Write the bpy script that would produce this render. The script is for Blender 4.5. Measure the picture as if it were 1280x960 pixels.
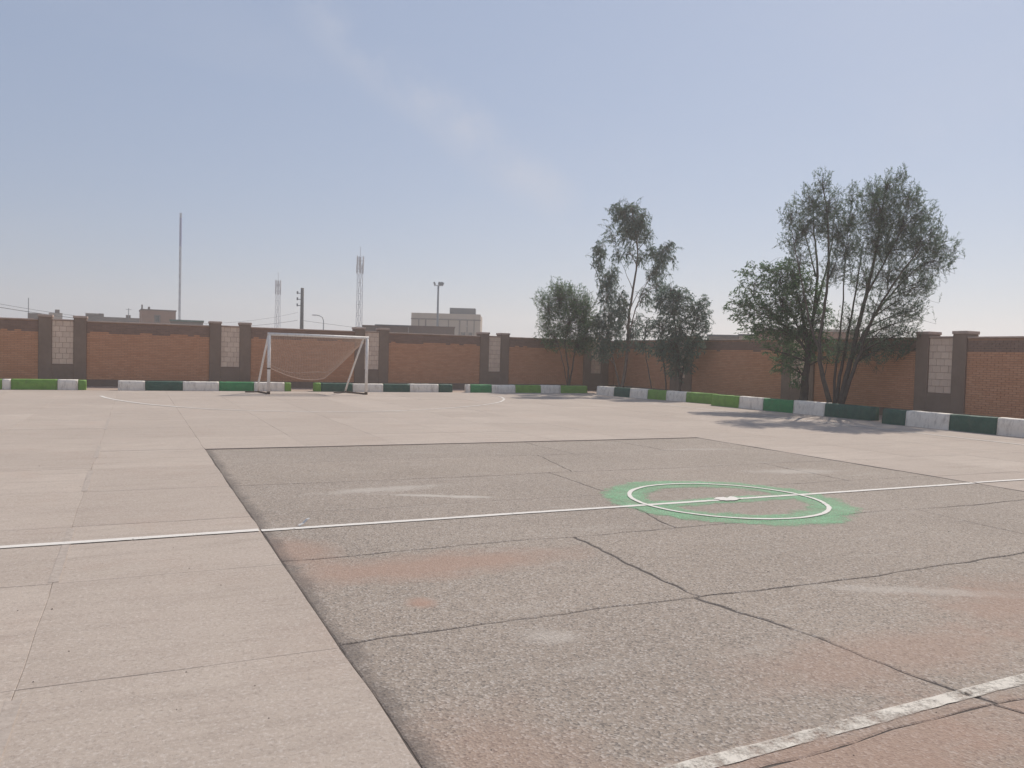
import bpy, bmesh, math, random
from mathutils import Vector, Matrix, noise
random.seed(7)
for o in list(bpy.data.objects): bpy.data.objects.remove(o, do_unlink=True)
scene = bpy.context.scene
COL = scene.collection
R = math.radians

# ------------------------------------------------------------------ camera
CAM_H, F_PX = 1.55, 999.5
PITCH, ROLL, YAW = -0.035415, 0.027422, 0.44233
_fw = Vector((math.sin(YAW)*math.cos(PITCH), math.cos(YAW)*math.cos(PITCH), math.sin(PITCH)))
_r0 = Vector((math.cos(YAW), -math.sin(YAW), 0)); _u0 = _r0.cross(_fw)
_r = math.cos(ROLL)*_r0 + math.sin(ROLL)*_u0
_u = -math.sin(ROLL)*_r0 + math.cos(ROLL)*_u0
cd = bpy.data.cameras.new('camera'); cam = bpy.data.objects.new('camera', cd); COL.objects.link(cam)
cd.sensor_width = 36; cd.lens = F_PX/1280*36; cd.clip_end = 6000; cd.clip_start = 0.05
cam.matrix_world = Matrix(((_r.x, _u.x, -_fw.x, 0), (_r.y, _u.y, -_fw.y, 0), (_r.z, _u.z, -_fw.z, CAM_H), (0, 0, 0, 1)))
scene.camera = cam
def ray(px, py): return (px-640)/F_PX*_r - (py-480)/F_PX*_u + _fw
def onz(px, py, z=0.0):
    d = ray(px, py); return d*((z-CAM_H)/d.z) + Vector((0, 0, CAM_H))
def onY(px, py, Y):
    d = ray(px, py); return d*(Y/d.y) + Vector((0, 0, CAM_H))
def onX(px, py, X):
    d = ray(px, py); return d*(X/d.x) + Vector((0, 0, CAM_H))
def atD(px, py, D):
    "point at horizontal distance D along the pixel's direction"
    d = ray(px, py); return d*(D/math.hypot(d.x, d.y)) + Vector((0, 0, CAM_H))
def on_line(px, p0, p1, z=0.0):
    "parameter along the ground line p0-p1 where it crosses the pixel column px"
    lo, hi = -3.0, 4.0
    def col(t):
        d = Vector((p0[0]+(p1[0]-p0[0])*t, p0[1]+(p1[1]-p0[1])*t, z-CAM_H))
        w = d.dot(_fw)
        return None if w < .3 else 640 + F_PX*d.dot(_r)/w
    # scan
    best = None
    for i in range(1401):
        t = lo+(hi-lo)*i/1400; c = col(t)
        if c is None: continue
        e = abs(c-px)
        if best is None or e < best[0]: best = (e, t)
    return best[1]

# ------------------------------------------------------------------ light
SUN_AZ, SUN_EL = 57.0, 46.0          # azimuth clockwise from +Y, elevation
w = bpy.data.worlds.new('World'); scene.world = w; w.use_nodes = True
nt = w.node_tree; nt.nodes.clear()
sky = nt.nodes.new('ShaderNodeTexSky'); sky.sky_type = 'NISHITA'; sky.sun_disc = False
sky.sun_elevation = R(SUN_EL); sky.sun_rotation = R(SUN_AZ)
sky.altitude = 300; sky.air_density = 1.0; sky.dust_density = 0.7; sky.ozone_density = 1.5
bg = nt.nodes.new('ShaderNodeBackground'); bg.inputs[1].default_value = 0.081
wo = nt.nodes.new('ShaderNodeOutputWorld')
tc = nt.nodes.new('ShaderNodeTexCoord')
mp = nt.nodes.new('ShaderNodeMapping'); mp.inputs['Rotation'].default_value = (0, R(-38), R(-25)); mp.inputs['Scale'].default_value = (1.1, 3.0, 4.2); mp.inputs['Location'].default_value = (0.35, .2, .6)
nz = nt.nodes.new('ShaderNodeTexNoise'); nz.inputs['Scale'].default_value = 1.3; nz.inputs['Detail'].default_value = 7; nz.inputs['Roughness'].default_value = .55
rp = nt.nodes.new('ShaderNodeValToRGB'); rp.color_ramp.elements[0].position = .52; rp.color_ramp.elements[1].position = .86
rp.color_ramp.elements[1].color = (.22, .22, .22, 1)
mx = nt.nodes.new('ShaderNodeMixRGB'); mx.inputs[2].default_value = (4.4, 4.6, 5.3, 1)
L = nt.links.new
L(tc.outputs['Generated'], mp.inputs[0]); L(mp.outputs[0], nz.inputs[0]); L(nz.outputs[0], rp.inputs[0])
dm = nt.nodes.new('ShaderNodeMixRGB'); dm.inputs[0].default_value = .72; dm.inputs[2].default_value = (2.45, 3.0, 4.2, 1)   # pale dust spread through the whole sky
L(sky.outputs[0], dm.inputs[1])
# one thin wisp of cirrus hanging in the haze
_a, _b = ray(425, 45).normalized(), ray(735, 290).normalized(); _n = _a.cross(_b).normalized(); _m = (_a*.62+_b*.38).normalized()
def vdot(v, vec):
    o = nt.nodes.new('ShaderNodeVectorMath'); o.operation = 'DOT_PRODUCT'; L(vec, o.inputs[0]); o.inputs[1].default_value = tuple(v); return o.outputs['Value']
def mth(op, a, b=0.0):
    o = nt.nodes.new('ShaderNodeMath'); o.operation = op
    for i, v in ((0, a), (1, b)):
        if isinstance(v, (int, float)): o.inputs[i].default_value = v
        else: L(v, o.inputs[i])
    return o.outputs[0]
def rmp(v, a, b, hi=1.0, rev=False):
    o = nt.nodes.new('ShaderNodeMapRange'); o.interpolation_type = 'SMOOTHSTEP'; o.inputs[1].default_value = a; o.inputs[2].default_value = b
    o.inputs[3].default_value = hi if rev else 0; o.inputs[4].default_value = 0 if rev else hi; L(v, o.inputs[0]); return o.outputs[0]
wn_ = nt.nodes.new('ShaderNodeTexNoise'); wn_.inputs['Scale'].default_value = 7; wn_.inputs['Detail'].default_value = 6; wn_.inputs['Roughness'].default_value = .6; L(tc.outputs['Generated'], wn_.inputs[0])
wd = mth('ABSOLUTE', mth('ADD', vdot(_n, tc.outputs['Generated']), mth('MULTIPLY', mth('SUBTRACT', wn_.outputs[0], .5), .10)))
wisp = mth('MULTIPLY', mth('MULTIPLY', rmp(wd, 0.0, .05, .5, True), rmp(vdot(_m, tc.outputs['Generated']), .972, .995)), rmp(wn_.outputs[0], .35, .65))
cl = mth('MAXIMUM', rp.outputs[0], wisp)
L(cl, mx.inputs[0]); L(dm.outputs[0], mx.inputs[1]); L(mx.outputs[0], bg.inputs[0]); L(bg.outputs[0], wo.inputs[0])

sl = bpy.data.lights.new('sun', 'SUN'); sl.energy = 2.65; sl.angle = R(0.6); sl.color = (1, .935, .84)
so = bpy.data.objects.new('sun', sl); COL.objects.link(so)
_az, _el = R(SUN_AZ), R(SUN_EL)
to_sun = Vector((math.sin(_az)*math.cos(_el), math.cos(_az)*math.cos(_el), math.sin(_el)))
so.rotation_euler = (-to_sun).to_track_quat('-Z', 'Y').to_euler()
vs = scene.view_settings; vs.view_transform = 'Standard'; vs.look = 'None'; vs.exposure = 0.60; vs.gamma = 1.0; vs.use_curve_mapping = False
scene.cycles.volume_bounces = 1

# ------------------------------------------------------------------ material helpers
class NT:
    def __init__(s, name):
        s.m = bpy.data.materials.new(name); s.m.use_nodes = True; s.t = s.m.node_tree
        s.b = s.t.nodes['Principled BSDF']; s.geo = s.t.nodes.new('ShaderNodeNewGeometry')
        s.pos = s.geo.outputs['Position']
    def n(s, ty, **kw):
        o = s.t.nodes.new(ty)
        for k, v in kw.items(): setattr(o, k, v)
        return o
    def l(s, a, b): s.t.links.new(a, b)
    def noise(s, scale, detail=4, rough=.55, vec=None):
        o = s.n('ShaderNodeTexNoise'); o.inputs['Scale'].default_value = scale; o.inputs['Detail'].default_value = detail; o.inputs['Roughness'].default_value = rough
        s.l(vec or s.pos, o.inputs['Vector']); return o.outputs[0]
    def map(s, sc=(1, 1, 1), loc=(0, 0, 0), rot=(0, 0, 0)):
        o = s.n('ShaderNodeMapping'); o.inputs['Scale'].default_value = sc; o.inputs['Location'].default_value = loc; o.inputs['Rotation'].default_value = rot
        s.l(s.pos, o.inputs[0]); return o.outputs[0]
    def ramp(s, v, a, b, ca=(0, 0, 0, 1), cb=(1, 1, 1, 1)):
        o = s.n('ShaderNodeValToRGB'); e = o.color_ramp.elements
        e[0].position = a; e[1].position = b; e[0].color = ca; e[1].color = cb
        s.l(v, o.inputs[0]); return o.outputs[0]
    def mix(s, f, a, b, bt='MIX'):
        o = s.n('ShaderNodeMixRGB', blend_type=bt)
        for i, v in ((0, f), (1, a), (2, b)):
            if isinstance(v, (int, float)): o.inputs[i].default_value = v
            elif isinstance(v, tuple): o.inputs[i].default_value = v if len(v) == 4 else v+(1,)
            else: s.l(v, o.inputs[i])
        return o.outputs[0]
    def math(s, op, a, b=0.0, clamp=False):
        o = s.n('ShaderNodeMath', operation=op); o.use_clamp = clamp
        for i, v in ((0, a), (1, b)):
            if isinstance(v, (int, float)): o.inputs[i].default_value = v
            else: s.l(v, o.inputs[i])
        return o.outputs[0]
    def bump(s, h, strength=.3, dist=.01):
        o = s.n('ShaderNodeBump'); o.inputs['Strength'].default_value = strength; o.inputs['Distance'].default_value = dist
        s.l(h, o.inputs['Height']); s.l(o.outputs[0], s.b.inputs['Normal'])
    def fin(s, col, rough=.9, spec=.25):
        if isinstance(col, tuple): s.b.inputs['Base Color'].default_value = col if len(col) == 4 else col+(1,)
        else: s.l(col, s.b.inputs['Base Color'])
        s.b.inputs['Roughness'].default_value = rough; s.b.inputs['Specular IOR Level'].default_value = spec
        return s.m
    def blob(s, cx, cy, rx, ry, warp=.5, ns=2.2, edge=.55, rot=0.0):
        "0..1 mask of an uneven patch on the ground"
        v = s.map(loc=(0, 0, 0))
        sub = s.n('ShaderNodeVectorMath', operation='SUBTRACT'); s.l(v, sub.inputs[0]); sub.inputs[1].default_value = (cx, cy, 0)
        mpn = s.n('ShaderNodeMapping'); mpn.vector_type = 'POINT'; mpn.inputs['Rotation'].default_value = (0, 0, rot); s.l(sub.outputs[0], mpn.inputs[0])
        mul = s.n('ShaderNodeVectorMath', operation='MULTIPLY'); s.l(mpn.outputs[0], mul.inputs[0]); mul.inputs[1].default_value = (1/rx, 1/ry, 0)
        ln = s.n('ShaderNodeVectorMath', operation='LENGTH'); s.l(mul.outputs[0], ln.inputs[0])
        nn = s.noise(ns, 5, .65)
        d = s.math('ADD', ln.outputs['Value'], s.math('MULTIPLY', s.math('SUBTRACT', nn, .5), warp*2.4))
        return s.ramp(d, edge, 1.05, (1, 1, 1, 1), (0, 0, 0, 1))

def mat_concrete():
    s = NT('concrete'); inf = s.n('ShaderNodeObjectInfo')
    big = s.noise(.35, 4, .6); mid = s.noise(3.2, 5, .65); fine = s.noise(48, 5, .8)
    streak = s.noise(1.0, 5, .65, s.map((.9, 6.5, 1)))
    c = s.mix(s.ramp(big, .32, .68), (.43, .355, .295), (.53, .447, .375))
    c = s.mix(s.ramp(mid, .35, .75), c, (.46, .378, .318))
    c = s.mix(s.math('MULTIPLY', s.ramp(streak, .48, .72), .5), c, (.325, .262, .218))
    c = s.mix(s.math('MULTIPLY', s.ramp(s.noise(.9, 5, .7, s.map((1, 1, 1), (7, 3, 0))), .52, .8), .45), c, (.43, .31, .245))
    c = s.mix(s.math('MULTIPLY', inf.outputs['Random'], .42), c, (.36, .292, .243))
    # pitted, worn skin: dark pin holes and pale grit
    c = s.mix(s.math('MULTIPLY', s.ramp(fine, .52, .68), .62), c, (.25, .205, .17))
    c = s.mix(s.math('MULTIPLY', s.ramp(s.noise(55, 3, .7, s.map((1, 1, 1), (3, 9, 1))), .53, .68), .55), c, (.60, .53, .47))
    c = s.mix(s.math('MULTIPLY', s.math('MULTIPLY', s.ramp(s.noise(1.0, 5, .7, s.map((2.2, 17, 1), (1, 4, 0))), .60, .70), s.ramp(s.noise(.6, 3, .6, s.map((1, 1, 1), (9, 9, 0))), .42, .6)), .5), c, (.24, .19, .155))
    pit = s.math('MULTIPLY', s.ramp(s.noise(30, 5, .8), .58, .70), s.ramp(s.noise(1.1, 4, .65), .42, .62))
    c = s.mix(s.math('MULTIPLY', pit, .8), c, (.19, .155, .13))
    s.bump(s.math('ADD', fine, s.math('MULTIPLY', mid, .6)), .5, .010)
    return s.fin(c, .93, .2)

def mat_asphalt():
    s = NT('asphalt'); inf = s.n('ShaderNodeObjectInfo')
    big = s.noise(.5, 4, .6); mid = s.noise(4, 5, .65)
    vo = s.n('ShaderNodeTexVoronoi'); vo.inputs['Scale'].default_value = 85; s.l(s.pos, vo.inputs['Vector'])
    grain = s.noise(120, 3, .8)
    c = s.mix(s.ramp(big, .3, .7), (.305, .248, .20), (.38, .312, .255))
    c = s.mix(s.math('MULTIPLY', s.ramp(mid, .4, .75), .5), c, (.325, .262, .208))
    c = s.mix(s.math('MULTIPLY', inf.outputs['Random'], .18), c, (.27, .23, .20))
    vbw = s.n('ShaderNodeSeparateColor'); s.l(vo.outputs['Color'], vbw.inputs[0])
    c = s.mix(s.math('MULTIPLY', s.ramp(vbw.outputs[0], .66, .92), .6), c, (.52, .46, .41))
    c = s.mix(s.math('MULTIPLY', s.ramp(vbw.outputs[1], .66, .92), .7), c, (.14, .12, .105))
    c = s.mix(s.math('MULTIPLY', s.ramp(grain, .55, .75), .3), c, (.19, .165, .145))
    red = (.37, .235, .175)
    for (cx, cy, rx, ry, k, wp) in ((2.0, 5.48, 1.45, .42, .62, .45), (1.12, 6.2, .42, .6, .5, .5), (1.63, 4.68, .12, .14, .8, .25), (3.7, 2.95, 1.3, .42, .42, .6),
                                (5.6, 3.2, 1.2, .75, .5, .6), (2.6, 2.2, 1.9, .35, .55, .6), (1.3, 2.75, .45, .55, .38, .6), (5.0, 1.9, 2.4, .5, .55, .6), (8.2, 3.6, 1.6, .7, .35, .6)):
        m = s.blob(cx, cy, rx, ry, wp, 2.6, .35)
        c = s.mix(s.math('MULTIPLY', m, k), c, red)
    pale = s.math('MULTIPLY', s.ramp(s.noise(1.0, 6, .72, s.map((.7, 3.2, 1), (2, 5, 0), (0, 0, .35))), .56, .74), .38)
    c = s.mix(pale, c, (.45, .40, .35))
    for (cx, cy, rx, ry, k, ro) in ((2.6, 8.75, 1.0, .22, .5, -.1), (2.95, 8.2, .7, .10, .75, .45), (3.35, 8.0, .3, .09, .6, .3), (8.6, 8.6, .95, .28, .5, .2), (2.1, 3.85, .25, .16, .4, .6), (4.9, 3.75, .9, .13, .38, .5), (9.0, 11.2, 1.0, .16, .35, .1)):
        c = s.mix(s.math('MULTIPLY', s.blob(cx, cy, rx, ry, .6, 4.5, .3, ro), k), c, (.52, .465, .41))
    # tar and packed dirt along the joint with the concrete
    sx = s.n('ShaderNodeSeparateXYZ'); s.l(s.pos, sx.inputs[0])
    e = s.math('SUBTRACT', sx.outputs['X'], 1.0)
    e = s.math('SUBTRACT', e, s.math('MULTIPLY', s.math('SUBTRACT', s.noise(3.2, 5, .7), .44), .30))
    c = s.mix(s.math('MULTIPLY', s.ramp(e, -.02, .10, (1, 1, 1, 1), (0, 0, 0, 1)), .6), c, (.12, .10, .088))
    s.bump(s.math('ADD', vo.outputs['Distance'], s.math('MULTIPLY', grain, .5)), .55, .006)
    return s.fin(c, .92, .25)

def mat_paint(name, col, wear_lo, wear_hi, scale=9, amount=1.0):
    "worn road paint: the ground shows through where it has rubbed off"
    s = NT(name)
    a = s.noise(scale, 6, .72); b = s.noise(70, 3, .75)
    v = s.math('ADD', s.math('MULTIPLY', a, .72), s.math('MULTIPLY', b, .28))
    al = s.ramp(v, wear_lo, wear_hi, (0, 0, 0, 1), (1, 1, 1, 1))
    if amount < 1: al = s.math('MULTIPLY', al, amount)
    s.l(al, s.b.inputs['Alpha'])
    c = s.mix(s.math('MULTIPLY', s.ramp(s.noise(14, 4, .7), .4, .8), .5), col, tuple(x*.78 for x in col))
    return s.fin(c, .8, .25)

def mat_plain(name, col, var=.25, scale=6, rough=.85, bump=.2, bscale=60, spec=.25, dirt=None, metal=0):
    s = NT(name)
    c = s.mix(s.ramp(s.noise(scale, 5, .65), .3, .72), tuple(x*(1-var) for x in col), tuple(min(1, x*(1+var*.5)) for x in col))
    if dirt:
        c = s.mix(s.math('MULTIPLY', s.ramp(s.noise(scale*1.7, 6, .75, s.map((1, 1, .35), (5, 1, 2))), .5, .72), dirt[1]), c, dirt[0])
    if bump: s.bump(s.noise(bscale, 4, .7), bump, .008)
    s.b.inputs['Metallic'].default_value = metal
    return s.fin(c, rough, spec)

def mat_brick(name, a, b, c3):
    s = NT(name); rnd = s.geo.outputs['Random Per Island']
    c = s.mix(s.ramp(rnd, 0, 1), a, b)
    c = s.mix(s.math('MULTIPLY', s.ramp(s.noise(1.1, 5, .65), .42, .75), .5), c, c3)
    c = s.mix(s.math('MULTIPLY', s.ramp(s.noise(45, 4, .75), .5, .75), .35), c, tuple(x*.55 for x in a))
    s.bump(s.noise(80, 4, .7), .35, .006)
    return s.fin(c, .93, .15)

def mat_leaf(name, a, b, trans=.5):
    s = NT(name); rnd = s.geo.outputs['Random Per Island']
    c = s.mix(s.ramp(rnd, 0, 1), a, b)
    c = s.mix(s.math('MULTIPLY', s.ramp(s.noise(1.6, 3, .6), .4, .7), .6), c, tuple((x+y)*.62 for x, y in zip(a, b)))
    s.fin(c, .6, .3)
    tr = s.n('ShaderNodeBsdfTranslucent'); s.l(c, tr.inputs['Color'])
    ms = s.n('ShaderNodeMixShader'); ms.inputs[0].default_value = trans
    out = s.t.nodes['Material Output']
    s.l(s.b.outputs[0], ms.inputs[1]); s.l(tr.outputs[0], ms.inputs[2]); s.l(ms.outputs[0], out.inputs['Surface'])
    return s.m

M = {}
M['concrete'] = mat_concrete()
M['asphalt'] = mat_asphalt()
M['joint'] = mat_plain('joint_dirt', (.27, .20, .155), .3, 8)
M['crack'] = mat_plain('crack_dirt', (.115, .095, .082), .3, 8)
M['mortar'] = mat_plain('mortar', (.44, .37, .315), .2, 20, dirt=((.25, .17, .13), .5))
M['dirt'] = mat_plain('dusty_earth', (.42, .315, .25), .25, 1.6, bump=.5, bscale=25)
M['soil'] = mat_plain('outer_ground', (.36, .29, .23), .2, .05, bump=.3)
M['white_line'] = mat_paint('white_line_paint', (.72, .67, .61), .33, .42)
M['worn_line'] = mat_paint('worn_white_line_paint', (.66, .60, .52), .38, .56, 6)
M['faint_line'] = mat_paint('faint_white_line_paint', (.70, .65, .59), .36, .54, 1.1)
M['arc_line'] = mat_paint('thin_white_line_paint', (.74, .69, .63), .34, .50, 2.5)
M['green_spray'] = None
M['white_kerb'] = mat_plain('white_kerb_paint', (.86, .775, .665), .08, 5, .75, .25, 40, dirt=((.42, .35, .29), .75))
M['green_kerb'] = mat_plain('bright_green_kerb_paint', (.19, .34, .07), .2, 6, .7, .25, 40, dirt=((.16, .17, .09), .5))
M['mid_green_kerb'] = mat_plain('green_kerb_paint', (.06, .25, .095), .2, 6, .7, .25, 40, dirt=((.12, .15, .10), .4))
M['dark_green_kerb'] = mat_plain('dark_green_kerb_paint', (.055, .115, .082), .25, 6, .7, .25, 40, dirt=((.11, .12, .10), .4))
M['kerb_core'] = mat_plain('kerb_concrete', (.4, .34, .29), .2, 8)
M['brick'] = mat_brick('brown_brick', (.54, .265, .15), (.62, .325, .195), (.56, .305, .185))
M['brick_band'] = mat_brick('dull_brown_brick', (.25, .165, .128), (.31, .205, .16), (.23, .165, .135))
M['brick_mortar'] = mat_plain('brick_mortar', (.40, .235, .155), .25, 6)
M['pier'] = mat_plain('grey_render', (.25, .18, .138), .14, 2.5, .92, .35, 55, dirt=((.29, .225, .185), .35))
M['cap'] = mat_plain('pier_cap', (.47, .36, .30), .2, 5, .92, .3)  # paler than the piers: light falling on the caps is put into this colour
M['coping'] = mat_plain('coping_mortar', (.47, .345, .28), .22, 4, .92, .35, 30)
M['stone'] = None
M['goal_white'] = mat_plain('goal_white_paint', (.82, .77, .71), .1, 9, .5, 0, dirt=((.45, .34, .27), .6))
M['goal_rust'] = mat_plain('rusty_steel', (.14, .095, .07), .3, 14, .8, .2)  # also colours the two bars that stand for strut shadows
M['net'] = mat_plain('net_cord', (.58, .42, .33), .2, 9, .9, 0)
M['bark'] = mat_plain('bark', (.11, .088, .073), .35, 9, .95, .6, 40)
M['pale_bark'] = mat_plain('pale_bark', (.20, .155, .125), .35, 7, .9, .5, 40)
M['leaf_fine'] = mat_leaf('fine_leaf', (.09, .135, .085), (.145, .205, .135))
M['leaf_green'] = mat_leaf('green_leaf', (.075, .135, .058), (.125, .205, .095))
M['leaf_blue'] = mat_leaf('blue_green_leaf', (.09, .135, .10), (.145, .21, .16))
M['galv'] = mat_plain('galvanised_steel', (.36, .39, .44), .15, 3, .6, 0)
M['antenna'] = mat_plain('antenna_grey', (.42, .43, .46), .1, 3, .6, 0)
M['mast_blue'] = mat_plain('blue_mast_paint', (.17, .20, .40), .1, 3, .6, 0)
M['pole_dark'] = mat_plain('utility_pole_wood', (.12, .115, .115), .2, 3, .9, 0)
M['pole_grey'] = mat_plain('lamp_pole_grey', (.22, .24, .26), .15, 3, .6, 0)
M['wire'] = mat_plain('wire', (.10, .10, .105), 0, 1, .7, 0)
M['bld_cream'] = mat_plain('cream_cladding', (.42, .345, .28), .12, .6, .9, 0)
M['bld_line'] = mat_plain('brown_trim', (.16, .125, .11), .15, 1, .9, 0)
M['bld_brick'] = mat_plain('house_brick', (.30, .165, .115), .15, .8, .9, 0)
M['bld_dark'] = mat_plain('dark_cabin_metal', (.075, .085, .105), .15, 1, .7, 0)
M['bld_brown'] = mat_plain('brown_sheet', (.145, .090, .075), .2, .7, .9, 0)
M['bld_green'] = mat_plain('green_roof_sheet', (.10, .15, .125), .15, 1, .8, 0)
M['roof_pale'] = mat_plain('pale_roof', (.42, .36, .31), .15, 1, .9, 0)
M['glass'] = mat_plain('window_glass', (.03, .035, .04), 0, 1, .15, 0, spec=.6)
M['blackish'] = mat_plain('dark_metal', (.05, .048, .05), .2, 5, .7, 0)
M['paper'] = mat_plain('paper_scrap', (.72, .68, .63), .1, 30, .8, .2)
M['pebble'] = mat_plain('pebble', (.2, .16, .135), .3, 30, .9, .3)

def mat_stone():
    s = NT('cream_stone'); inf = s.n('ShaderNodeObjectInfo')
    c = s.mix(inf.outputs['Random'], (.78, .61, .48), (.68, .52, .41))
    c = s.mix(s.math('MULTIPLY', s.ramp(s.noise(9, 5, .7), .42, .75), .35), c, (.52, .38, .29))
    s.bump(s.noise(35, 5, .7), .5, .012)
    return s.fin(c, .93, .15)
M['stone'] = mat_stone()

CX, CY, CR = 6.02, 7.02, 1.075       # centre circle
def mat_spray():
    s = NT('green_spray_paint')
    sub = s.n('ShaderNodeVectorMath', operation='SUBTRACT'); s.l(s.pos, sub.inputs[0]); sub.inputs[1].default_value = (CX, CY, 0)
    fl = s.n('ShaderNodeVectorMath', operation='MULTIPLY'); s.l(sub.outputs[0], fl.inputs[0]); fl.inputs[1].default_value = (1, 1, 0)
    ln = s.n('ShaderNodeVectorMath', operation='LENGTH'); s.l(fl.outputs[0], ln.inputs[0])
    big = s.math('MULTIPLY', s.math('SUBTRACT', s.noise(2.6, 7, .75), .5), .6)
    ring = s.math('SUBTRACT', .31, s.math('ABSOLUTE', s.math('SUBTRACT', s.math('ADD', ln.outputs['Value'], big), CR+.03)))
    sep = s.n('ShaderNodeSeparateXYZ'); s.l(sub.outputs[0], sep.inputs[0])
    bar = s.math('SUBTRACT', .22, s.math('ABSOLUTE', s.math('ADD', s.math('ADD', sep.outputs['Y'], .03), s.math('MULTIPLY', big, .7))))
    bar = s.math('MINIMUM', bar, s.math('SUBTRACT', CR, ln.outputs['Value']))
    d = s.math('MAXIMUM', ring, bar)
    al = s.ramp(d, .03, .10)
    al = s.math('MULTIPLY', al, s.ramp(s.noise(55, 4, .8), .36, .58, (.2, .2, .2, 1), (1, 1, 1, 1)))
    al = s.math('MULTIPLY', al, s.ramp(s.noise(3.0, 5, .7), .30, .62, (.45, .45, .45, 1), (.88, .88, .88, 1)))
    s.l(al, s.b.inputs['Alpha'])
    return s.fin(s.mix(s.ramp(s.noise(5, 4, .6), .35, .7), (.25, .50, .285), (.33, .58, .355)), .85, .2)
M['green_spray'] = mat_spray()

# ------------------------------------------------------------------ object helpers
def link(name, me, mat=None, parent=None, kind=None, label=None, cat=None, group=None):
    o = bpy.data.objects.new(name, me); COL.objects.link(o)
    if me is not None and mat is not None:
        for m in (mat if isinstance(mat, list) else [mat]): me.materials.append(m)
    if parent is not None: o.parent = parent
    if kind: o['kind'] = kind
    if label: o['label'] = label
    if cat: o['category'] = cat
    if group: o['group'] = group
    return o
def part(name, me, mat, parent, loc=None, **kw):
    "a child whose mesh is written in world coordinates"
    o = link(name, me, mat, parent, **kw)
    if parent is not None:
        o.matrix_parent_inverse = Matrix.Translation(-parent_world(parent))
    return o
def parent_world(p):
    return Vector(p.location) if p.parent is None else Vector((0, 0, 0))
def thing(name, loc, label, cat, group=None, kind=None):
    o = link(name, None, None, None, kind, label, cat, group); o.location = loc; o.empty_display_size = .2
    return o
class MB:
    def __init__(s): s.v = []; s.f = []; s.mi = []
    def face(s, pts, mi=0):
        i = len(s.v); s.v += [tuple(p) for p in pts]; s.f.append(tuple(range(i, i+len(pts)))); s.mi.append(mi)
    def box(s, x0, x1, y0, y1, z0, z1, mi=0):
        i = len(s.v)
        s.v += [(x0, y0, z0), (x1, y0, z0), (x1, y1, z0), (x0, y1, z0), (x0, y0, z1), (x1, y0, z1), (x1, y1, z1), (x0, y1, z1)]
        for q in ((0, 3, 2, 1), (4, 5, 6, 7), (0, 1, 5, 4), (1, 2, 6, 5), (2, 3, 7, 6), (3, 0, 4, 7)):
            s.f.append(tuple(i+k for k in q)); s.mi.append(mi)
    def obox(s, c, ax, ay, az, hx, hy, hz, mi=0):
        "box with its own axes"
        i = len(s.v); c = Vector(c)
        for sz in (-1, 1):
            for sx, sy in ((-1, -1), (1, -1), (1, 1), (-1, 1)):
                s.v.append(tuple(c+ax*(hx*sx)+ay*(hy*sy)+az*(hz*sz)))
        for q in ((0, 3, 2, 1), (4, 5, 6, 7), (0, 1, 5, 4), (1, 2, 6, 5), (2, 3, 7, 6), (3, 0, 4, 7)):
            s.f.append(tuple(i+k for k in q)); s.mi.append(mi)
    def tube(s, pts, rad, n=6, cap=True, mi=0):
        pts = [Vector(p) for p in pts]
        if not isinstance(rad, (list, tuple)): rad = [rad]*len(pts)
        base = len(s.v); up = None
        for k, p in enumerate(pts):
            d = (pts[min(k+1, len(pts)-1)]-pts[max(k-1, 0)])
            if d.length < 1e-9: d = Vector((0, 0, 1))
            d.normalize()
            if up is None: up = Vector((1, 0, 0)) if abs(d.x) < .8 else Vector((0, 1, 0))
            a = (up-d*up.dot(d)).normalized(); b = d.cross(a); up = a
            for j in range(n):
                t = 2*math.pi*j/n
                s.v.append(tuple(p+(a*math.cos(t)+b*math.sin(t))*rad[k]))
        for k in range(len(pts)-1):
            for j in range(n):
                s.f.append((base+k*n+j, base+k*n+(j+1) % n, base+(k+1)*n+(j+1) % n, base+(k+1)*n+j)); s.mi.append(mi)
        if cap and n > 2:
            s.f.append(tuple(base+j for j in reversed(range(n)))); s.mi.append(mi)
            s.f.append(tuple(base+(len(pts)-1)*n+j for j in range(n))); s.mi.append(mi)
    def mesh(s, name, smooth=False):
        me = bpy.data.meshes.new(name); me.from_pydata(s.v, [], s.f)
        me.polygons.foreach_set('material_index', s.mi)
        if smooth: me.polygons.foreach_set('use_smooth', [True]*len(s.f))
        me.update(); return me
def bevel(me, w, seg=1):
    b = bmesh.new(); b.from_mesh(me); bmesh.ops.bevel(b, geom=b.edges[:], offset=w, segments=seg, affect='EDGES', clamp_overlap=True)
    b.to_mesh(me); b.free(); return me
def n1(x, y=0.0, z=0.0): return noise.noise(Vector((x, y, z)))

# ------------------------------------------------------------------ ground
g = MB(); S = 600
g.face([(-S, -S, -.06), (S, -S, -.06), (S, S, -.06), (-S, S, -.06)])
link('ground', g.mesh('ground'), M['soil'], kind='structure')

# --- concrete yard of cast slabs
ZC, ZA = .006, 0.0                   # tops of concrete and asphalt
yard = link('concrete_yard', None, kind='structure')
b = MB()
b.box(-22, 21.0, -8, 32.9, -.055, -.0085)
part('joint_bed', b.mesh('joint_bed'), M['joint'], yard)
DX0, DX1, DY1 = .985, 10.27, 12.84   # asphalt patch
YJ = [4.08+1.77*k for k in range(-6, 16)]; YJ[-1] = 30.15
XL = [-.46-1.5*k for k in range(14, 0, -1)]+[-.46, DX0]
XM = [DX0, 2.52, 4.02, 5.55, 7.05, 8.6, DX1]
XR = [DX1, 12.08, 13.4, 14.36, 15.9, 17.3, 18.55]
def gapx(u, seed): return max(.0004, gap(u, seed)*.5-.0012)
def gap(u, seed):
    "half width of a joint: mostly hairline, open in places"
    v = n1(u*.9, seed*7.3)*.5+n1(u*5, seed*3.1, 4)*.35
    return max(.0010, .0026+v*.0065)
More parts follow.
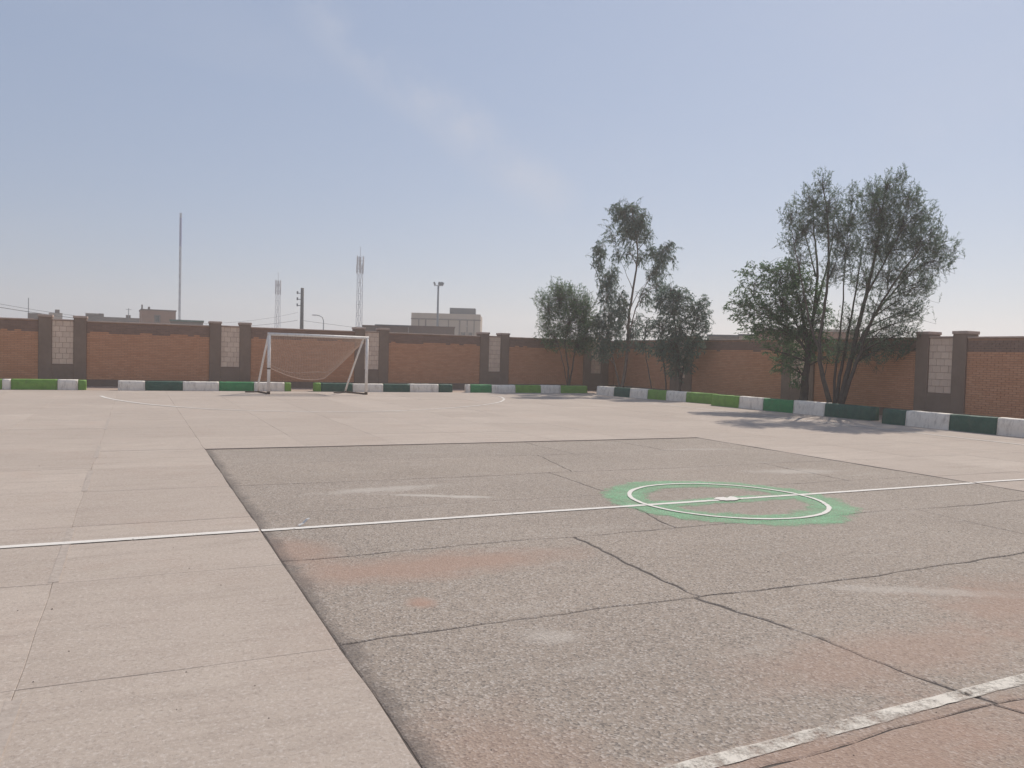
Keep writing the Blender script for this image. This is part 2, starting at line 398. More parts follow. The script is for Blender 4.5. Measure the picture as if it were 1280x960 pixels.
def slab_pts(x0, x1, y0, y1, sx0, sx1, sy0, sy1):
    P = []; n = 6
    def wx(X, y): return n1(y*1.3, X*5.1)*.014
    def wy(Y, x): return n1(x*1.3, Y*4.7, 9)*.016
    for i in range(n):
        x = x0+(x1-x0)*i/n; P.append((x+(gap(y0, sx0)+wx(x0, y0) if i == 0 else 0), y0+wy(y0, x)+gap(x, y0)))
    for i in range(n):
        y = y0+(y1-y0)*i/n; P.append((x1+wx(x1, y)-gapx(y, x1), y+(gap(x1, y0)+wy(y0, x1) if i == 0 else 0)))
    for i in range(n):
        x = x1+(x0-x1)*i/n; P.append((x-(gap(y1, x1)-wx(x1, y1) if i == 0 else 0), y1+wy(y1, x)-gap(x, y1)))
    for i in range(n):
        y = y1+(y0-y1)*i/n; P.append((x0+wx(x0, y)+gapx(y, x0), y-(gap(x0, y1)-wy(y1, x0) if i == 0 else 0)))
    return P
def prism(mb, P, zt, zb, mi=0, ch=.004, dz=.0032):
    i = len(mb.v); n = len(P)
    cx = sum(p[0] for p in P)/n; cy = sum(p[1] for p in P)/n
    def inn(p):
        dx, dy = cx-p[0], cy-p[1]; l = math.hypot(dx, dy) or 1
        return (p[0]+dx/l*ch, p[1]+dy/l*ch)
    mb.v += [inn(p)+(zt,) for p in P]+[(p[0], p[1], zt-dz) for p in P]+[(p[0], p[1], zb) for p in P]
    mb.f.append(tuple(range(i, i+n))); mb.mi.append(mi)
    for k in range(n):
        a, c = k, (k+1) % n
        mb.f.append((i+n+a, i+n+c, i+c, i+a)); mb.mi.append(mi)
        mb.f.append((i+2*n+a, i+2*n+c, i+n+c, i+n+a)); mb.mi.append(mi)
far = MB(); n_slab = 0
cells = []
for k in range(len(YJ)-1):
    y0, y1 = YJ[k], YJ[k+1]
    xs = XL[:] + (XM[1:] if y0 > DY1-.2 else []) + [None] + XR
    prev = None
    for j in range(len(xs)-1):
        if xs[j] is None or xs[j+1] is None: continue
        cells.append((xs[j], xs[j+1], y0, y1))
    if y0 > DY1-.2: pass
cells = [c for c in cells if not (c[0] < DX0-.01 < c[1]-.05)]
def seen(c):
    d = Vector(((c[0]+c[1])/2, (c[2]+c[3])/2, -CAM_H)); wv = d.dot(_fw)
    if wv < .8: return 0
    u, v = d.dot(_r)/wv, d.dot(_u)/wv
    if abs(u) > .80 or abs(v) > .62: return 0
    return 1/wv
cells.sort(key=lambda c: -seen(c))
for c in cells:
    y1 = c[3]
    P = slab_pts(c[0], c[1], c[2], y1, c[0], c[1], c[2], y1)
    if c[2] < DY1 < y1 and c[0] > DX0-.01 and c[1] < DX1+.01: P = slab_pts(c[0], c[1], DY1, y1, 0, 0, 0, 0)
    zt = ZC + random.uniform(-.0012, .0012)
    if seen(c) > 0 and n_slab < 290:
        m = MB(); prism(m, P, zt, -.0084, 0, .0025, .002); part('concrete_slab', m.mesh('concrete_slab'), M['concrete'], yard); n_slab += 1
    else: prism(far, P, zt, -.0084, 0, .0025, .002)
part('concrete_slabs_beyond', far.mesh('concrete_slabs_beyond'), M['concrete'], yard, kind='stuff')
# raised mortar filling along one long joint
for y0, y1 in ((2.4, 3.97), (5.87, 7.55), (9.45, 11.0), (12.2, 13.6), (16.3, 19)):
    m = MB(); P = []; n = max(6, int((y1-y0)/.12))
    Lp = [(-.485+n1(y0+i*.12, 3)*.008, y0+(y1-y0)*i/n) for i in range(n+1)]; Rp = [(-.425+n1(y0+i*.15, 8)*.009, y0+(y1-y0)*i/n) for i in range(n+1)]
    prism(m, [*[(p[0], p[1]) for p in Rp], *[(p[0], p[1]) for p in reversed(Lp)]], ZC+.003, 0)
    part('mortar_strip', m.mesh('mortar_strip'), M['mortar'], yard)

# --- asphalt patch, cracked into panels over the old slab joints
asph = link('asphalt_court', None, kind='structure')
m = MB(); m.box(DX0+.002, DX1-.002, -7.9, DY1-.002, -.0082, -.0062)
part('crack_fill', m.mesh('crack_fill'), M['crack'], asph)
AY = [-8, -2.9, -1.2, .6, 2.30, 4.15, 5.94, 7.72, 9.38, 11.15, DY1]
def cy_(j, x):
    if j == len(AY)-1: return DY1 + n1(x*1.1, 6)*.02
    return AY[j] + n1(x*.55, j*3.3)*.09 + n1(x*3.0, j*5.1)*.028 + n1(x*13, j*2.1)*.009
SPL = {9: [(6.42, 6.36), (8.25, 8.2)], 8: [(5.4, 5.75)], 7: [(5.0, 5.04), (8.7, 8.75)], 6: [(4.55, 4.86)], 5: [(3.40, 3.46), (7.6, 7.7)], 4: [(3.62, 3.36), (6.4, 6.5)], 3: [(4.15, 3.6), (6.9, 7.0)], 2: [(5., 5.)], 1: [(4, 4)], 0: [(5, 5)]}
def cx_(j, s, y):
    if s == -1: return DX0+.006+n1(y*1.4, 5)*.012+n1(y*9, 2)*.006
    if s == -2: return DX1-.006+n1(y*1.2, 15)*.03+n1(y*9, 12)*.008
    a, bb = SPL[j][s]; t = (y-AY[j])/(AY[j+1]-AY[j])
    return a+(bb-a)*t + n1(y*1.6, j*9.1+s*4)*.06 + n1(y*6, j*4.4+s)*.022+n1(y*22, j+s*3)*.007
def crack(u, sd, k=1.0):
    if sd == len(AY)-1+30: return .0006
    return max(.0008, (.005+n1(u*1.1, sd*3.7)*.007+n1(u*6, sd)*.005)*k)
for j in range(len(AY)-1):
    ids = [-1]+list(range(len(SPL[j])))+[-2]
    for q in range(len(ids)-1):
        a, bb = ids[q], ids[q+1]; P = []
        N = 34 if AY[j] > 1 else 8
        ka = 1.8 if (j in (4, 5) and a == 0) else 1.0; kb = 1.8 if (j in (4, 5) and bb == 0) else 1.0
        ym = (AY[j]+AY[j+1])/2
        def corner(s, top, sg, kk):
            jj = j+1 if top else j; x = cx_(j, s, AY[jj]); y = cy_(jj, x); x = cx_(j, s, y)
            return x+sg*crack(y, s+j*2, kk), y
        xb0, _ = corner(a, 0, 1, ka); xb1, _ = corner(bb, 0, -1, kb); xt0, _ = corner(a, 1, 1, ka); xt1, _ = corner(bb, 1, -1, kb)
        for i in range(N):
            x = xb0+(xb1-xb0)*i/N; P.append((x, cy_(j, x)+crack(x, j+30)))
        yA, yB = cy_(j, xb1)+crack(xb1, j+30), cy_(j+1, xt1)-crack(xt1, j+31)
        for i in range(N):
            y = yA+(yB-yA)*i/N; f = i/N; P.append(((cx_(j, bb, y)-crack(y, bb+j*2, kb)), y) if i else (xb1, yA))
        for i in range(N):
            x = xt1+(xt0-xt1)*i/N; P.append((x, cy_(j+1, x)-crack(x, j+31, 1.0)))
        yA, yB = cy_(j+1, xt0)-crack(xt0, j+31), cy_(j, xb0)+crack(xb0, j+30)
        for i in range(N):
            y = yA+(yB-yA)*i/N; P.append(((cx_(j, a, y)+crack(y, a+j*2, ka)), y) if i else (xt0, yA))
        mm = MB(); prism(mm, P, ZA+random.uniform(-.0008, .0008), -.0061, 0, .011, .0040)
        part('asphalt_panel', mm.mesh('asphalt_panel'), M['asphalt'], asph)

# --- dusty earth between kerbs and walls
d = MB()
def strip_sheet(x0, x1, y0, y1, nx, ny, z=.0, amp=.012):
    vs0 = len(d.v)
    for iy in range(ny+1):
        for ix in range(nx+1):
            x = x0+(x1-x0)*ix/nx; y = y0+(y1-y0)*iy/ny
            d.v.append((x, y, z+n1(x*1.4, y*1.4)*amp))
    for iy in range(ny):
        for ix in range(nx):
            a = vs0+iy*(nx+1)+ix; d.f.append((a, a+1, a+nx+2, a+nx+1)); d.mi.append(0)
strip_sheet(-22, 21.2, 30.16, 33.2, 90, 8, .006)
strip_sheet(18.56, 21.2, -8, 30.16, 8, 80, .006)
link('earth_strip', d.mesh('earth_strip', True), M['dirt'], kind='structure')

# --- painted markings
def ribbon(mb, pts, wid, z, edge=.004, seed=0):
    n = len(pts); i0 = len(mb.v)
    for k, p in enumerate(pts):
        a, c = pts[max(k-1, 0)], pts[min(k+1, n-1)]
        dx, dy = c[0]-a[0], c[1]-a[1]; l = math.hypot(dx, dy) or 1; nx, ny = -dy/l, dx/l
        wl = wid/2+n1(k*.7, seed)*edge+n1(k*.13, seed+5)*edge; wr = wid/2+n1(k*.7, seed+9)*edge+n1(k*.13, seed+2)*edge
        mb.v += [(p[0]+nx*wl, p[1]+ny*wl, z), (p[0]-nx*wr, p[1]-ny*wr, z)]
    for k in range(n-1):
        a = i0+2*k; mb.f.append((a+1, a+3, a+2, a)); mb.mi.append(0)
def line_pts(p0, p1, step=.06): 
    n = max(2, int(math.hypot(p1[0]-p0[0], p1[1]-p0[1])/step))
    return [(p0[0]+(p1[0]-p0[0])*i/n+n1(i*.05, p0[0])*.006, p0[1]+(p1[1]-p0[1])*i/n+n1(i*.04, p0[1], 7)*.012) for i in range(n+1)]
def mark(name, pts, wid, z, mat, parent, edge=.006, seed=0):
    mb = MB(); ribbon(mb, pts, wid, z, edge, seed); return part(name, mb.mesh(name), M[mat], parent)
ZPC, ZPA = ZC+.0065, ZA+.004
YM = 7.0
mark('halfway_line', line_pts((-16, YM-.04), (DX0-.01, YM)), .085, ZPC, 'white_line', yard)
mark('halfway_line', line_pts((DX0+.01, YM), (DX1-.02, YM+.02)), .075, ZPA+.003, 'white_line', asph, seed=3)
mark('halfway_line', line_pts((DX1+.01, YM+.02), (16.5, YM)), .07, ZPC, 'white_line', yard, seed=4)
mark('side_line', line_pts((16.52, -6), (16.52, 15.5)), .075, ZPC, 'white_line', yard, seed=5)
mark('side_line', line_pts((16.52, 15.5), (16.5, 27.2)), .08, ZPC, 'arc_line', yard, seed=6)
mark('goal_line', line_pts((-.7, 27.25), (16.5, 27.45), .15), .06, ZPC, 'faint_line', yard, seed=7)
arc_px = [(126, 495), (131, 497), (145, 500), (180, 505), (212, 508), (260, 511.5), (320, 513.6), (390, 515), (470, 514.6), (540, 512), (600, 507), (625, 503), (631, 499), (626, 496), (612, 494)]
ap = []
for k in range(len(arc_px)-1):
    a, c = onz(*arc_px[k], ZC), onz(*arc_px[k+1], ZC)
    for i in range(12): ap.append((a.x+(c.x-a.x)*i/12, a.y+(c.y-a.y)*i/12))
for _ in range(14): ap = [ap[0]]+[tuple((ap[i-1][q]+2*ap[i][q]+ap[i+1][q])/4 for q in (0, 1)) for i in range(1, len(ap)-1)]+[ap[-1]]
mark('penalty_arc', ap[:52], .10, ZPC, 'white_line', yard, seed=8)
mark('penalty_arc', ap[51:], .075, ZPC, 'arc_line', yard, seed=8)
mark('near_line', line_pts((1.3, 2.375), (9.9, 2.62)), .085, ZPA, 'worn_line', asph, .007, seed=9)
ring = [(CX+CR*math.cos(2*math.pi*k/140)+n1(k*.2)*.006, CY+CR*math.sin(2*math.pi*k/140)+n1(k*.2, 4)*.006) for k in range(141)]
sp = MB(); sp.face([(CX-1.9, CY-1.9, ZPA), (CX+1.9, CY-1.9, ZPA), (CX+1.9, CY+1.9, ZPA), (CX-1.9, CY+1.9, ZPA)])
part('green_overspray', sp.mesh('green_overspray'), M['green_spray'], asph)
mark('centre_circle', ring, .05, ZPA+.006, 'white_line', asph, .008, seed=10)
spot = MB(); P = []
for k in range(26):
    t = 2*math.pi*k/26; r = .15*(1+.9*n1(k*1.1, 3)) ; P.append((CX+.03+r*1.1*math.cos(t), CY+r*.7*math.sin(t), ZPA+.009))
spot.face(P); part('centre_spot', spot.mesh('centre_spot'), M['white_line'], asph)

# ------------------------------------------------------------------ painted kerbs
COLR = {'w': 'white_kerb', 'g': 'green_kerb', 'm': 'mid_green_kerb', 'd': 'dark_green_kerb'}
def kerb(p0, p1, parts, h, th, label):
    "p0->p1 is the foot of the face that looks at the court, blocks given as (t0, t1, colour)"
    A, B = Vector((p0[0], p0[1], 0)), Vector((p1[0], p1[1], 0)); Dv = (B-A); Ln = Dv.length; Dv.normalize()
    nrm = Vector((-Dv.y, Dv.x, 0))
    if nrm.dot(A) < 0: nrm = -nrm                   # away from the camera
    root = thing('painted_kerb', A, label, 'kerb', 'painted kerbs around the court')
    for (t0, t1, c) in parts:
        mb = MB(); n = max(3, int((t1-t0)*Ln/.09)); first = len(mb.v); jx = random.uniform(-.012, .012); jz = random.uniform(-.008, .008); g_ = .004/Ln; t0 += g_; t1 -= g_
        for i in range(n+1):
            s = (t0+(t1-t0)*i/n)*Ln; e = 1.0
            prof = [(0, -.005), (.012, h*.5), (.03, h-.03), (.055, h-.004), (th*.5, h+.004), (th-.05, h-.003), (th-.02, h-.03), (th, -.005)]
            for (a, z) in prof:
                q = A+Dv*s+nrm*(a+jx+n1(s*2.3, z*6, a*5+1)*.012+n1(s*11, z*9, a*5)*.006); mb.v.append((q.x, q.y, z+(jz+n1(s*1.9, a*9, 3)*.010+min(0, n1(s*7, a*9, 8)+.25)*.04 if z > .2 else 0)))
        K = 8
        for i in range(n):
            for k in range(K-1):
                a = first+i*K+k; mb.f.append((a, a+K, a+K+1, a+1)); mb.mi.append(0)
        mb.f.append(tuple(first+k for k in range(K))); mb.mi.append(0)
        mb.f.append(tuple(first+n*K+k for k in reversed(range(K)))); mb.mi.append(0)
        me = mb.mesh('kerb_block', True)
        bm_ = bmesh.new(); bm_.from_mesh(me); bmesh.ops.recalc_face_normals(bm_, faces=bm_.faces[:]); bm_.to_mesh(me); bm_.free()
        part('kerb_block', me, M[COLR[c]], root)
    return root
def kerb_px(p0, p1, cuts, h, th, label, extra0=None, extra1=None):
    ts = [on_line(x, p0, p1, h*.5) for x, _ in cuts[:-1]]+[on_line(cuts[-1][0], p0, p1, h*.5)]
    ps = [(ts[i], ts[i+1], cuts[i][1]) for i in range(len(cuts)-1)]
    if extra0: ps = [(t0, t1, c) for t0, t1, c in extra0(ts[0])]+ps
    if extra1: ps = ps+[(t0, t1, c) for t0, t1, c in extra1(ts[-1])]
    return kerb(p0, p1, ps, h, th, label)
LX0, LX1 = -5., 18.
def lk(xa, xb, y): return ((xa, y), (xb, y+(xb-xa)*.0))
def ex_left(t):
    out = []; c = 'gw'
    for k in range(9): out.append((t-.0605*(k+1), t-.0605*k, c[k % 2]))
    return out[::-1]
kerb_px((-6, 30.35), (18, 30.35), [(0, 'w'), (16, 'g'), (72, 'w'), (97, 'g'), (105.5, 0)], .345, .34, 'white and bright green kerb with a short green end, farthest from the trees', ex_left)
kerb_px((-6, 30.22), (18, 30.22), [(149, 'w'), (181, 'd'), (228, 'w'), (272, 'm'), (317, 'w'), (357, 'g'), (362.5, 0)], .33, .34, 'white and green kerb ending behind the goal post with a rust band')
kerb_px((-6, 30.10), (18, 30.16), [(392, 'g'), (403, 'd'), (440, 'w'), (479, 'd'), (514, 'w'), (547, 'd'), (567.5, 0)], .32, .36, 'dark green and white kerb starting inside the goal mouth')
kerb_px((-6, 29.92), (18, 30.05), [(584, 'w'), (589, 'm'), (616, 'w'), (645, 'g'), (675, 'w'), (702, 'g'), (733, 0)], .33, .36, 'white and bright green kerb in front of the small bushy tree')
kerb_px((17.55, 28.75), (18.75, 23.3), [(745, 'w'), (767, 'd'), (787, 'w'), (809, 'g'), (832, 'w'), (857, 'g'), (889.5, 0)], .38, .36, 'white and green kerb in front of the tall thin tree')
kerb_px((18.25, 22.3), (18.62, 16.2), [(889, 'g'), (923, 'w'), (954, 'm'), (991, 'w'), (1030, 'd'), (1089, 0)], .40, .36, 'kerb shaded by the biggest trees, with a long dark green end')  # dark green end: repainted, with the trees' shade also put into its colour
def ex_right(t):
    out = []; c = 'dw'
    for k in range(9): out.append((t+.2*k, t+.2*(k+1), c[k % 2]))
    return out
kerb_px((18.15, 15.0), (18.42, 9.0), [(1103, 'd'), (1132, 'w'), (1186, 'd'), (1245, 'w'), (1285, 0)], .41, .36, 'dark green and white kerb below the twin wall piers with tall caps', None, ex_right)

# ------------------------------------------------------------------ brick perimeter walls
def build_wall(name, label, axis, c, pairs, lo, hi, H=2.40):
    "axis 'x': wall runs along X, face at y=c looking -Y; axis 'y': runs along Y, face at x=c looking -X. pairs=(start,end) of pier pairs"
    root = thing(name, (0, c, 0) if axis == 'x' else (c, 0, 0), label, 'wall')
    def bx(mb, u0, u1, d0, d1, z0, z1, mi=0):
        if axis == 'x': mb.box(u0, u1, c+d0, c+d1, z0, z1, mi)
        else: mb.box(c+d0, c+d1, u0, u1, z0, z1, mi)
    pairs = sorted(pairs); TH = .32; BZ = .26
    bays = []; u = lo
    for a, b_ in pairs:
        if a > u+.05: bays.append((u, a))
        u = b_
    if hi > u+.05: bays.append((u, hi))
    for (a, b_) in bays:
        mb = MB(); bx(mb, a-.02, b_+.02, .012, TH, -.05, H-.055); part('wall_core', mb.mesh('wall_core'), M['brick_mortar'], root)
        mb = MB(); bx(mb, a, b_, -.012, .05, -.04, BZ); part('plinth', bevel(mb.mesh('plinth'), .008), M['pier'], root)
        mb = MB(); bx(mb, a+.002, b_-.002, -.035, TH+.035, H-.052, H); me = mb.mesh('coping')
        part('coping', bevel(me, .012), M['coping'], root)
        mb = MB(); z = BZ+.004; row = 0
        while z+.052 < H-.054:
            u = a - (.105 if row % 2 else 0)
            while u < b_:
                u0, u1 = max(a+.003, u), min(b_-.003, u+.198)
                if u1-u0 > .03:
                    pr = random.uniform(-.003, .004)
                    mid = (u0+u1)/2
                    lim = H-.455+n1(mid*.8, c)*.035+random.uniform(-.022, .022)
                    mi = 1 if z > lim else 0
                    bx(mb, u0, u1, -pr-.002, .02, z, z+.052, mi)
                u += .208
            z += .0625; row += 1
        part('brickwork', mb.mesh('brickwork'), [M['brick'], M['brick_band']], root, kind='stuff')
    for (a, b_) in pairs:
        PW = .42
        for (p, q) in ((a, a+PW), (b_-PW, b_)):
            mb = MB(); bx(mb, p, q, -.06, .46, -.05, H+.075); pr = part('pier', bevel(mb.mesh('pier'), .012), M['pier'], root)
            mb = MB(); bx(mb, p-.022, q+.022, -.082, .485, H+.075, H+.165); part('cap', bevel(mb.mesh('cap'), .014), M['cap'], pr)
        mb = MB(); bx(mb, a+PW, b_-PW, -.05, .30, -.05, .80); part('inset_base', bevel(mb.mesh('inset_base'), .006), M['pier'], root)
        mb = MB(); bx(mb, a+PW, b_-PW, .02, .30, .80, H-.03); ins = part('stone_inset', mb.mesh('stone_inset'), M['brick_mortar'], root)
        mb = MB(); bx(mb, a+PW+.002, b_-PW-.002, -.045, .33, H-.03, H+.018); part('inset_coping', bevel(mb.mesh('inset_coping'), .008), M['coping'], root)
        u0, u1 = a+PW, b_-PW; wv = u1-u0; z = .805; r = 0; bh = (H-.035-.805)/8
        while r < 8:
            cuts = [0, .34, .68, 1] if r % 2 == 0 else [0, .17, .5, .84, 1]
            for k in range(len(cuts)-1):
                mb = MB(); bx(mb, u0+wv*cuts[k]+.004, u0+wv*cuts[k+1]-.004, -.004-random.uniform(0, .008), .03, z+.004, z+bh-.005)
                part('stone_block', bevel(mb.mesh('stone_block'), .004), M['stone'], ins)
            z += bh; r += 1
    return root
WY, WX = 33.0, 21.1
build_wall('brick_wall', 'long brown brick wall with grey pier pairs standing behind the goal', 'x', WY, [(-3.08-5.68*k, -1.56-5.68*k) for k in range(0, 3)]+[(2.64, 4.17), (8.32, 9.78), (14.0, 15.42), (19.35, 20.75)], -20, WX+.36)
build_wall('brick_wall', 'brown brick wall with grey pier pairs and cream stone, behind the biggest trees', 'y', WX, [(14.82, 16.42), (20.35, 21.85), (27.0, 28.45), (9.3, 10.9), (3.8, 5.4), (-1.7, -.1)], -6, WY-.006, 2.43)

# ------------------------------------------------------------------ goal
GY = 28.15
gl, gr = onY(335.5, 493, GY).x, onY(457.5, 493, GY).x
root = thing('football_goal', ((gl+gr)/2, GY, 0), 'white metal football goal with a sagging brown net', 'goal')
GH = 2.06; PR = .055
def tb(name, pts, rad, mat, n=10, par=root):
    mb = MB(); mb.tube(pts, rad, n); return part(name, mb.mesh(name, True), M[mat], par)
pl = tb('post', [(gl, GY, .006), (gl, GY, GH)], PR, 'goal_white')
pr_ = tb('post', [(gr, GY, .006), (gr, GY, GH)], PR, 'goal_white')
tb('crossbar', [(gl-PR, GY, GH+.0), (gr+PR, GY, GH-.02)], PR, 'goal_white')
tb('rust_band', [(gl, GY, .86), (gl, GY, .91)], PR+.004, 'goal_rust', par=pl)
tb('foot', [(gl, GY, .01), (gl, GY, .10)], PR+.003, 'goal_rust', par=pl)
tb('foot', [(gr, GY, .01), (gr, GY, .10)], PR+.003, 'goal_rust', par=pr_)
BD = 1.25
tb('back_strut', [(gl-.02, GY+.06, GH-.04), (gl-.1, GY+.6, 1.2), (gl-.16, GY+BD, .34), (gl-.16, GY+BD, .03)], .036, 'goal_white')
tb('back_strut', [(gr-.12, GY+.06, GH-.05), (gr-.3, GY+.55, 1.1), (gr-.38, GY+BD-.05, .36), (gr-.46, GY+BD, .03)], .036, 'goal_white')
tb('base_or_shadow_bar', [(gl-.02, GY+.04, .035), (gl-.16, GY+BD, .035)], .028, 'goal_rust')
tb('base_or_shadow_bar', [(gl-.16, GY+BD, .03), (gl-.62, GY+BD-.1, .025)], .022, 'goal_rust')  # dark bar drawn in place of the strut's cast shadow
tb('base_or_shadow_bar', [(gr, GY+.04, .035), (gr-.46, GY+BD, .04)], .028, 'goal_rust')
tb('base_or_shadow_bar', [(gr-.46, GY+BD, .03), (gr-.95, GY+BD-.35, .025)], .022, 'goal_rust')  # stands in for the other strut's shadow on the ground
# net: cords in a sagging sheet from the crossbar to the back struts
nb = MB()
def net_p(u, v):
    x = gl+.04+(gr-gl-.1)*u
    sag = .50*math.sin(math.pi*min(1, u*1.02))**1.0
    low = .92-sag*(1.0-.25*u)+max(0, u-.62)*2.1       # lower hem, pulled up on the right
    z = GH-.05-(GH-.05-low)*v
    y = GY+.08+.75*v+.10*math.sin(u*9+v*3)*v+.05*math.sin(u*23)*v*(1-v)
    x += .04*math.sin(v*7+u*4)
    return Vector((x, y, z))
NU, NV = 58, 34
for i in range(NU+1): nb.tube([net_p(i/NU, k/16) for k in range(17)], 0.0055, 3, False)
for k in range(NV+1): nb.tube([net_p(i/32, k/NV) for i in range(33)], .0055, 3, False)
net = part('net', nb.mesh('net'), M['net'], root)
nb = MB(); nb.tube([net_p(i/32, 1.0) for i in range(33)], .014, 5); nb.tube([net_p(i/32, .86+.05*math.sin(i*.3)) for i in range(33)], .009, 5)
part('hem_cord', nb.mesh('hem_cord', True), M['net'], net)

# ------------------------------------------------------------------ trees
def bez(a, b_, c, n):
    return [a*(1-t)**2+b_*(2*t*(1-t))+c*t*t for t in [i/n for i in range(n+1)]]
def make_tree(base, label, stems, clumps, leaf, bark, per, L_, W_, droop, twig_len, spread, seed, group='trees along the court edge', name='tree', rstem=.06, up=.5, puff=1.0):
    """stems: list of polylines of pixel points (px, py, depth offset) with base radius; clumps: (px, py, rx, ry px, dz, density)"""
    rnd = random.Random(seed)
    D0 = math.hypot(base.x, base.y)
    toward = Vector((base.x, base.y, 0)).normalized()
    side = Vector((toward.y, -toward.x, 0))
    def at(px, py, dz=0.0):
        # on the vertical plane through the trunk, square to the view, then moved in depth
        d = ray(px, py); k = D0/(d.x*toward.x+d.y*toward.y)
        return d*k+Vector((0, 0, CAM_H))+toward*dz
    ppm = F_PX/D0
    root = thing(name, base, label, 'tree', group)
    wood = MB(); tr = MB(); segs = []
    for st, r0 in stems:
        pts = [at(*q) for q in st]
        if len(pts) == 1: pts = [base]+pts
        # smooth
        cur = []
        for i in range(len(pts)-1):
            a = pts[max(i-1, 0)]; b_ = pts[i]; c = pts[i+1]; e = pts[min(i+2, len(pts)-1)]
            for k in range(5):
                t = k/5
                cur.append(.5*((2*b_)+(c-a)*t+(2*a-5*b_+4*c-e)*t*t+(-a+3*b_-3*c+e)*t**3))
        cur.append(pts[-1])
        cur = [p+Vector((n1(p.z*2.3, seed, 1), n1(p.z*2.3, seed, 5), 0))*.04 if 0 < i < len(cur) else p for i, p in enumerate(cur)]
        n = len(cur); rad = [max(.006, r0*(1-.88*(i/(n-1))**.85)) for i in range(n)]
        if st[0][1] > 470: rad[0] *= 1.35
        tr.tube(cur, rad, 8)
        segs += [(p, rr) for p, rr in zip(cur, rad)]
    lv = MB()
    def leafq(p, d):
        ll = L_*rnd.uniform(.6, 1.35); ww = W_*rnd.uniform(.7, 1.3)
        s_ = d.cross(Vector((rnd.uniform(-1, 1), rnd.uniform(-1, 1), rnd.uniform(-1, 1))))
        if s_.length < 1e-4: return
        s_.normalize(); m = p+d*(ll*.45)
        i = len(lv.v)
        lv.v += [tuple(p), tuple(m+s_*(ww/2)), tuple(p+d*ll), tuple(m-s_*(ww/2))]
        lv.f.append((i, i+1, i+2, i+3)); lv.mi.append(0)
    for (px, py, rx, ry, dz, dens) in clumps:
        c = at(px, py, dz); RX, RZ = rx*puff/ppm, ry*puff/ppm; RY = (RX+RZ)*.5*.9
        lowc = c-Vector((0, 0, RZ*.75))
        # a limb from the nearest stem point below the clump
        cand = [(((p-lowc).length + max(0, p.z-lowc.z)*2.5), p, rr) for p, rr in segs]
        _, sp_, sr = min(cand, key=lambda q: q[0])
        mid = (sp_+c)*.5+Vector((rnd.uniform(-.1, .1), rnd.uniform(-.1, .1), .12*(c-sp_).length*(1 if up > 0 else .3)))
        limb = bez(sp_, mid, c+Vector((0, 0, RZ*.25)), 8)
        lr = min(sr*.75, .012+.02*(c-sp_).length)
        wood.tube(limb, [max(.004, lr*(1-.75*i/8)) for i in range(9)], 5, False)
        nt_ = int(per*dens*(RX*RZ)**.85)
        for q in range(max(5, nt_)):
            t = rnd.uniform(.35, 1); k = min(7, int(t*8)); o = limb[k].lerp(limb[k+1], t*8-k)
            while True:
                v = Vector((rnd.uniform(-1, 1), rnd.uniform(-1, 1), rnd.uniform(-1, 1)))
                if .1 < v.length < 1: break
            v = v.normalized()*(v.length**.6)*(1+.16*n1(v.x*2.1+seed, v.y*2.1, v.z*2.1))
            tgt = c+side*(v.x*RX)+toward*(v.y*RY)+Vector((0, 0, v.z*RZ))
            # bough curve to the twig's end
            dirv = (tgt-o); 
            if dirv.length < .05: continue
            tl = min(dirv.length, twig_len*rnd.uniform(.7, 1.5))
            td = (dirv.normalized()*.55+Vector((rnd.gauss(0, .35), rnd.gauss(0, .35), rnd.gauss(0, .3)+up*.55-droop*.25))).normalized(); st_ = tgt-td*tl
            if True:
                wood.tube([o, (o+st_)*.5+Vector((0, 0, .05)), st_], [.0055, .0042, .003], 3, False)
            bend = Vector((rnd.uniform(-.12, .12), rnd.uniform(-.12, .12), up*.25-droop*.35))*tl
            tw = bez(st_, (st_+tgt)*.5+Vector((0, 0, .10*tl)), tgt+bend, 5)
            wood.tube([tw[0], tw[2], tw[5]], [.003, .0022, .0012], 3, False)
            nl = int(spread*rnd.uniform(.6, 1.3))
            for j in range(nl):
                t2 = rnd.uniform(.08, 1.0); kk = min(4, int(t2*5)); p = tw[kk].lerp(tw[kk+1], t2*5-kk)
                dd = (tw[kk+1]-tw[kk]).normalized()
                rd = Vector((rnd.gauss(0, 1), rnd.gauss(0, 1), rnd.gauss(0, 1))).normalized()
                dd = (dd*.9+rd*.75+Vector((0, 0, -droop+up*.25))).normalized()
                leafq(p, dd)
    part('trunk', tr.mesh('trunk', True), M[bark], root)
    part('branches', wood.mesh('branches', True), M[bark], root)
    part('crown', lv.mesh('crown'), M[leaf], root)
    print('TREE', label[:30], len(lv.f), len(wood.f))
    return root

# small bushy tree against the back wall
B1 = onY(711, 487, 31.6); B1.z = 0
make_tree(B1, 'small bushy tree with thin stems in front of the wall corner', [([(711, 488, 0), (710, 460, 0), (706, 430, 0), (700, 395, 0)], .06), ([(711, 488, 0), (716, 455, .1), (722, 420, .2), (726, 385, .2)], .05), ([(710, 486, 0), (704, 455, -.2), (696, 425, -.2), (684, 395, -.2)], .03)],
    [(700, 375, 20, 22, 0, 1), (718, 380, 22, 24, .3, 1.1), (684, 388, 14, 20, -.2, .8), (678, 410, 10, 20, 0, .7), (733, 392, 16, 24, .3, 1.1), (712, 405, 24, 24, -.4, 1.1), (735, 418, 16, 22, .1, 1), (692, 420, 18, 20, .5, .7), (725, 430, 18, 14, 0, .7), (700, 360, 16, 12, -.3, .7), (675, 372, 8, 12, .2, .5)],
    'leaf_green', 'bark', 330, .075, .017, .25, .38, 24, 11, puff=1.1)
